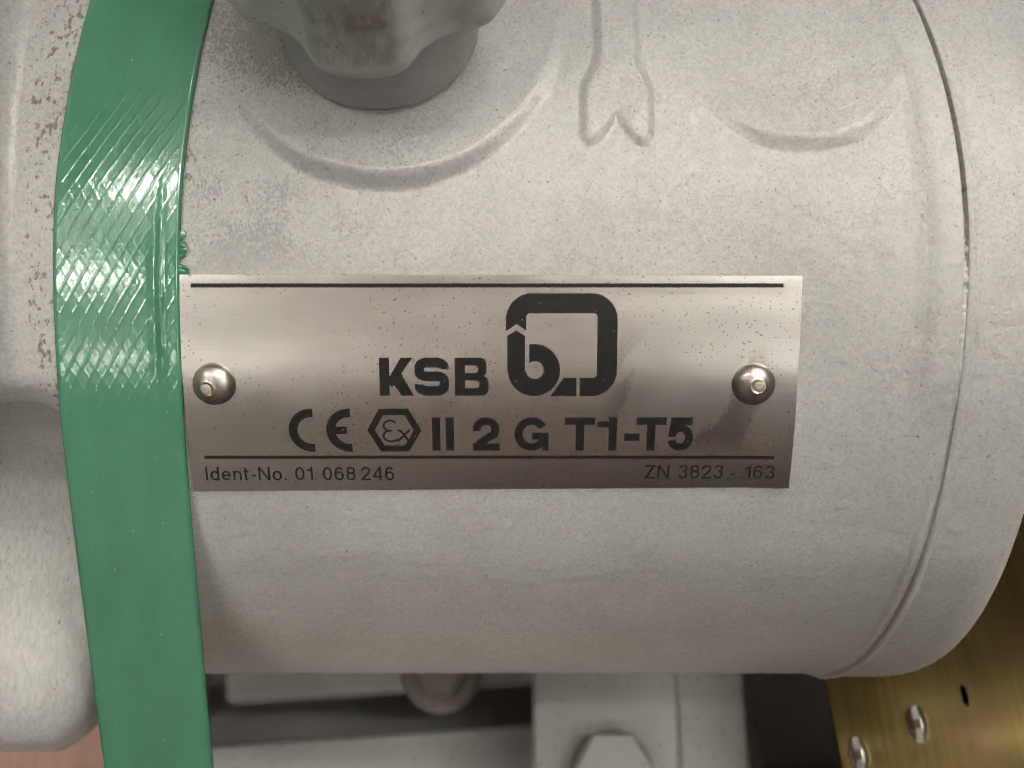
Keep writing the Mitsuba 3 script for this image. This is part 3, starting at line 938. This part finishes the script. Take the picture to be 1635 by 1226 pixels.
gm, guv = guard_mesh()
obj('shell', gm, 'yellow_chromate', guard, smooth=True, uv=guv)


def guard_frame(s, adeg):
    a = math.radians(adeg)
    n = G_UP * math.sin(a) + G_N * math.cos(a)
    t = G_UP * math.cos(a) - G_N * math.sin(a)
    return g_o + s * G_AX + n * GR, n, t


def oval(rx, ry, h, n=36, slot=False):
    rr = np.linspace(1, 0.001, 30)
    th = np.linspace(0, 2 * np.pi, n, endpoint=False)
    RR, TH = np.meshgrid(rr, th, indexing='ij')
    x, y = rx * RR * np.cos(TH), ry * RR * np.sin(TH)
    z = h * np.sqrt(np.clip(1 - RR ** 2, 0, 1))
    if slot:
        z = np.where(np.abs(x) < 0.8, np.minimum(z, 0.03 * h), z)
    return grid_mesh(np.stack([x, y, z], -1), wrap=True)


for s, ad in ((5.15, 21.4), (-11.2, 16.2)):
    o, n, t = guard_frame(s, ad)
    obj('screw', frame_mesh(oval(2.7, 4.9, 3.0, 64, True), o - n * 0.1, G_AX, t, n), 'zinc', guard, smooth=50)
endw = lathe([(GR - 0.4, 0), (20, -0.5), (0.1, -0.5)], 96)
obj('end_wall', frame_mesh(endw, g_o - 16.4 * G_AX, G_UP, G_N, G_AX), 'yellow_chromate', guard)
obj('bracket', at_axis(bevel_box(150, 170, -150, -90, -350, -150, 1)), 'frame_paint', guard)

# ------------------------------------------------------------------ luminaires of the hall
mat('ceiling_paint', base_color=(0.78, 0.76, 0.72), roughness=0.8)
for y, x0, x1, power, row in LAMPS:
    key = thing('ceiling_lamp', f'bare white strip lamp hung under the ceiling, {row}', 'lamp')
    z = ZC + LAMP_H
    for x in (x0 + 0.15, x1 - 0.15):
        rod = trimesh.creation.cylinder(0.006, 0.40, sections=8); rod.apply_translation((x, y, z + 0.22))
        obj('hanger', rod, 'lamp_body', key)
    for x in (x0 - 0.03, x1 + 0.03):
        c_ = trimesh.creation.box(extents=(0.055, 0.07, 0.08)); c_.apply_translation((x, y, z))
        obj('end_cap', c_, 'lamp_body', key)
    t_ = trimesh.creation.cylinder(0.028, x1 - x0, sections=14)
    t_.apply_transform(trimesh.transformations.rotation_matrix(math.pi / 2, [0, 1, 0])); t_.apply_translation(((x0 + x1) / 2, y, z))
    kk = obj('tube', t_, 'lamp_body', key)
    scene[kk]['emitter'] = {'type': 'area', 'radiance': {'type': 'rgb', 'value': [power * c for c in WARM]}}
zc_ = ZC + LAMP_H + 0.42
struct('wall', trimesh.Trimesh([[-6, -7, 0], [6, -7, 0], [6, -7, 3.77], [-6, -7, 3.77]], [[0, 2, 1], [0, 3, 2]], process=False), 'ceiling_paint')
struct('ceiling', trimesh.Trimesh([[-6, -7, zc_], [6, -7, zc_], [6, 4, zc_], [-6, 4, zc_]], [[0, 2, 1], [0, 3, 2]], process=False), 'ceiling_paint')


# ------------------------------------------------------------------ the photographer, kneeling in front of the machine
import manifold3d as m3


def ball(c, r):
    return m3.Manifold.sphere(r, 20).translate(tuple(map(float, c)))


def bones(chain):
    parts = []
    for (a, ra), (b, rb) in chain:
        parts.append(m3.Manifold.batch_hull([ball(a, ra), ball(b, rb)]))
    return parts


def body_mesh(parts, edge=0.014, rounds=12):
    u = m3.Manifold.batch_boolean(parts, m3.OpType.Add).refine_to_length(edge)
    q = u.to_mesh()
    m = trimesh.Trimesh(q.vert_properties[:, :3], q.tri_verts)
    trimesh.smoothing.filter_taubin(m, lamb=0.5, nu=0.53, iterations=rounds)
    return m


def hand_parts(wrist, palm, ahead, out, curl, r=0.0085):
    """palm with five separate bent fingers; ahead: fingers' direction, out: towards the back of the hand"""
    w, p, f, o = (np.asarray(v, float) for v in (wrist, palm, ahead, out))
    f /= np.linalg.norm(f); o /= np.linalg.norm(o)
    side = np.cross(f, o)
    parts = [m3.Manifold.batch_hull([ball(w, 0.024), ball(p + f * 0.03 + side * 0.030, 0.012), ball(p + f * 0.03 - side * 0.030, 0.012), ball(p - side * 0.02, 0.015), ball(p + side * 0.02, 0.015)])]
    for k, (off, L) in enumerate(((-0.031, 0.064), (-0.011, 0.074), (0.010, 0.070), (0.030, 0.055))):
        a = p + f * 0.034 + side * off
        d, pts = f.copy(), [a]
        for j, q in enumerate((0.45, 0.32, 0.23)):
            c, s_ = math.cos(curl * (j + 1) * 0.5), math.sin(curl * (j + 1) * 0.5)
            pts.append(pts[-1] + (f * c - o * s_) * L * q)
        for j in range(3):
            parts.append(m3.Manifold.batch_hull([ball(pts[j], r * (1.05 - 0.08 * j)), ball(pts[j + 1], r * (0.97 - 0.08 * j))]))
    t0 = p - side * 0.028 - f * 0.02
    t1 = t0 - side * 0.026 + f * 0.026 - o * 0.008
    t2 = t1 + f * 0.026 - o * 0.012 - side * 0.004
    parts += bones([((t0, 0.014), (t1, 0.011)), ((t1, 0.011), (t2, 0.009))])
    return parts


mat('skin', base_color=(0.78, 0.47, 0.39), roughness=0.5)
mat('jacket_cloth', base_color=(0.28, 0.265, 0.25), roughness=0.8)
mat('trouser_cloth', base_color=(0.15, 0.145, 0.145), roughness=0.85)
mat('hair', base_color=(0.03, 0.022, 0.016), roughness=0.6)
mat('shoe_leather', base_color=(0.03, 0.027, 0.025), roughness=0.5)
mat('phone_back', base_color=(0.74, 0.70, 0.64), roughness=0.45)

PX, PY = 0.16, -0.20          # where the person kneels
def pp(x, y, z):
    return np.array([PX - x, y + PY, z])


phone_c = CAM - FW * 0.009 - np.array([0.047, 0, 0])
elbow_r, elbow_l = pp(0.20, -0.42, 0.60), np.array([0.22, -0.70, 0.665])
sh_r, sh_l = pp(0.19, -0.60, 0.95), pp(-0.19, -0.60, 0.95)
wr_r = CAM + np.array([-0.034, 0, 0]) - CUP * 0.185 - FW * 0.004
wr_l = np.array([0.02, -0.565, 0.565])
knee_l, foot_l = np.array([-0.01, -0.57, 0.475]), np.array([0.0, -0.60, 0.10])
man = thing('person', 'kneeling person in dark work clothes holding a phone, the other hand on the raised knee', 'person')
head_c = pp(0, -0.50, 1.17)
hd_parts = [m3.Manifold.sphere(0.1, 40).scale((0.76, 0.95, 1.18)).translate(tuple(head_c)), *bones([((pp(0, -0.60, 0.98), 0.058), (head_c + [0, -0.03, -0.08], 0.055))]),
            m3.Manifold.batch_hull([ball(head_c + [0, 0.05, -0.09], 0.03), ball(head_c + [0, 0.06, -0.02], 0.05)]),
            *bones([((head_c + [0, 0.092, 0.015], 0.010), (head_c + [0, 0.112, -0.022], 0.015))]),
            *bones([((head_c + [-0.02, 0.082, -0.058], 0.009), (head_c + [0.02, 0.082, -0.058], 0.009))]),
            *[m3.Manifold.sphere(0.03, 20).scale((0.35, 0.7, 1.1)).translate(tuple(head_c + [k * 0.078, -0.005, -0.005])) for k in (-1, 1)]]
arm_parts = bones([((elbow_r, 0.042), (wr_r, 0.026)), ((elbow_l, 0.042), (wr_l, 0.026))])
torso_core = bones([((pp(0, -0.70, 0.50), 0.09), (pp(0, -0.62, 0.93), 0.09)), ((sh_r, 0.05), (sh_l, 0.05)), ((sh_r, 0.045), (elbow_r, 0.04)), ((sh_l, 0.045), (elbow_l, 0.04)),
                    ((pp(0.1, -0.68, 0.47), 0.07), (pp(0.12, -0.50, 0.075), 0.045)), ((pp(-0.1, -0.68, 0.47), 0.07), (knee_l, 0.045)), ((knee_l, 0.045), (foot_l, 0.035)), ((pp(0.12, -0.50, 0.075), 0.045), (pp(0.13, -0.92, 0.08), 0.035))])
hands = hand_parts(wr_r, wr_r + CUP * 0.062 + FW * 0.010, CUP, FW, 0.12) + hand_parts(wr_l, wr_l + [-0.045, 0.05, -0.012], (-0.3, 0.6, -0.75), (-0.1, 0.8, 0.6), 0.35)
obj('body', body_mesh(hd_parts + arm_parts + torso_core + hands, 0.006, 8), 'skin', man, smooth=True)
obj('jacket', body_mesh([m3.Manifold.batch_hull([ball(pp(0.10, -0.68, 0.52), 0.10), ball(pp(-0.10, -0.68, 0.52), 0.10), ball(pp(0.12, -0.62, 0.90), 0.115), ball(pp(-0.12, -0.62, 0.90), 0.115)]),
                         *bones([((sh_r, 0.078), (elbow_r, 0.060)), ((sh_l, 0.078), (elbow_l, 0.060)), ((sh_r, 0.075), (sh_l, 0.075)), ((elbow_r, 0.060), (elbow_r * 0.6 + wr_r * 0.4, 0.048)), ((elbow_l, 0.060), (elbow_l * 0.6 + wr_l * 0.4, 0.048)), ((pp(0, -0.60, 0.96), 0.072), (pp(0, -0.585, 1.01), 0.068))])]), 'jacket_cloth', man, smooth=True)
obj('trousers', body_mesh([m3.Manifold.batch_hull([ball(pp(0.09, -0.70, 0.46), 0.108), ball(pp(-0.09, -0.70, 0.46), 0.108)]),
                           *bones([((pp(0.1, -0.68, 0.47), 0.098), (pp(0.12, -0.50, 0.078), 0.068)), ((pp(0.12, -0.50, 0.075), 0.068), (pp(0.13, -0.88, 0.08), 0.052)),
                                   ((pp(-0.1, -0.68, 0.47), 0.098), (knee_l, 0.068)), ((knee_l, 0.068), (foot_l + [0, 0, 0.03], 0.055))])]), 'trouser_cloth', man, smooth=True)
for a, b in ((foot_l + [0, -0.02, -0.05], foot_l + [-0.01, 0.17, -0.065]), (pp(0.13, -0.95, 0.06), pp(0.13, -0.98, 0.035))):
    obj('shoe', body_mesh(bones([((a, 0.048), (b, 0.034))]), 0.01), 'shoe_leather', man, smooth=True)
obj('hair', body_mesh([m3.Manifold.sphere(0.1, 40).scale((0.83, 1.0, 1.2)).translate(tuple(head_c + [0, -0.012, 0.012])) - m3.Manifold.cube((0.4, 0.4, 0.4), True).rotate((25, 0, 0)).translate(tuple(head_c + [0, 0.205, -0.10]))], 0.01, 4), 'hair', man, smooth=True)
ph = thing('phone', 'flat pale mobile phone held level in the hand of the kneeling person', 'phone')
pb = bevel_box(-74, 74, -36, 36, -4, 4, 3.0)
M_ = np.stack([[1.0, 0, 0], CUP, -FW])
pv = np.asarray(pb.vertices) * 0.001 @ M_ + phone_c
obj('case', trimesh.Trimesh(pv, pb.faces, process=False), 'phone_back', ph, smooth=30)
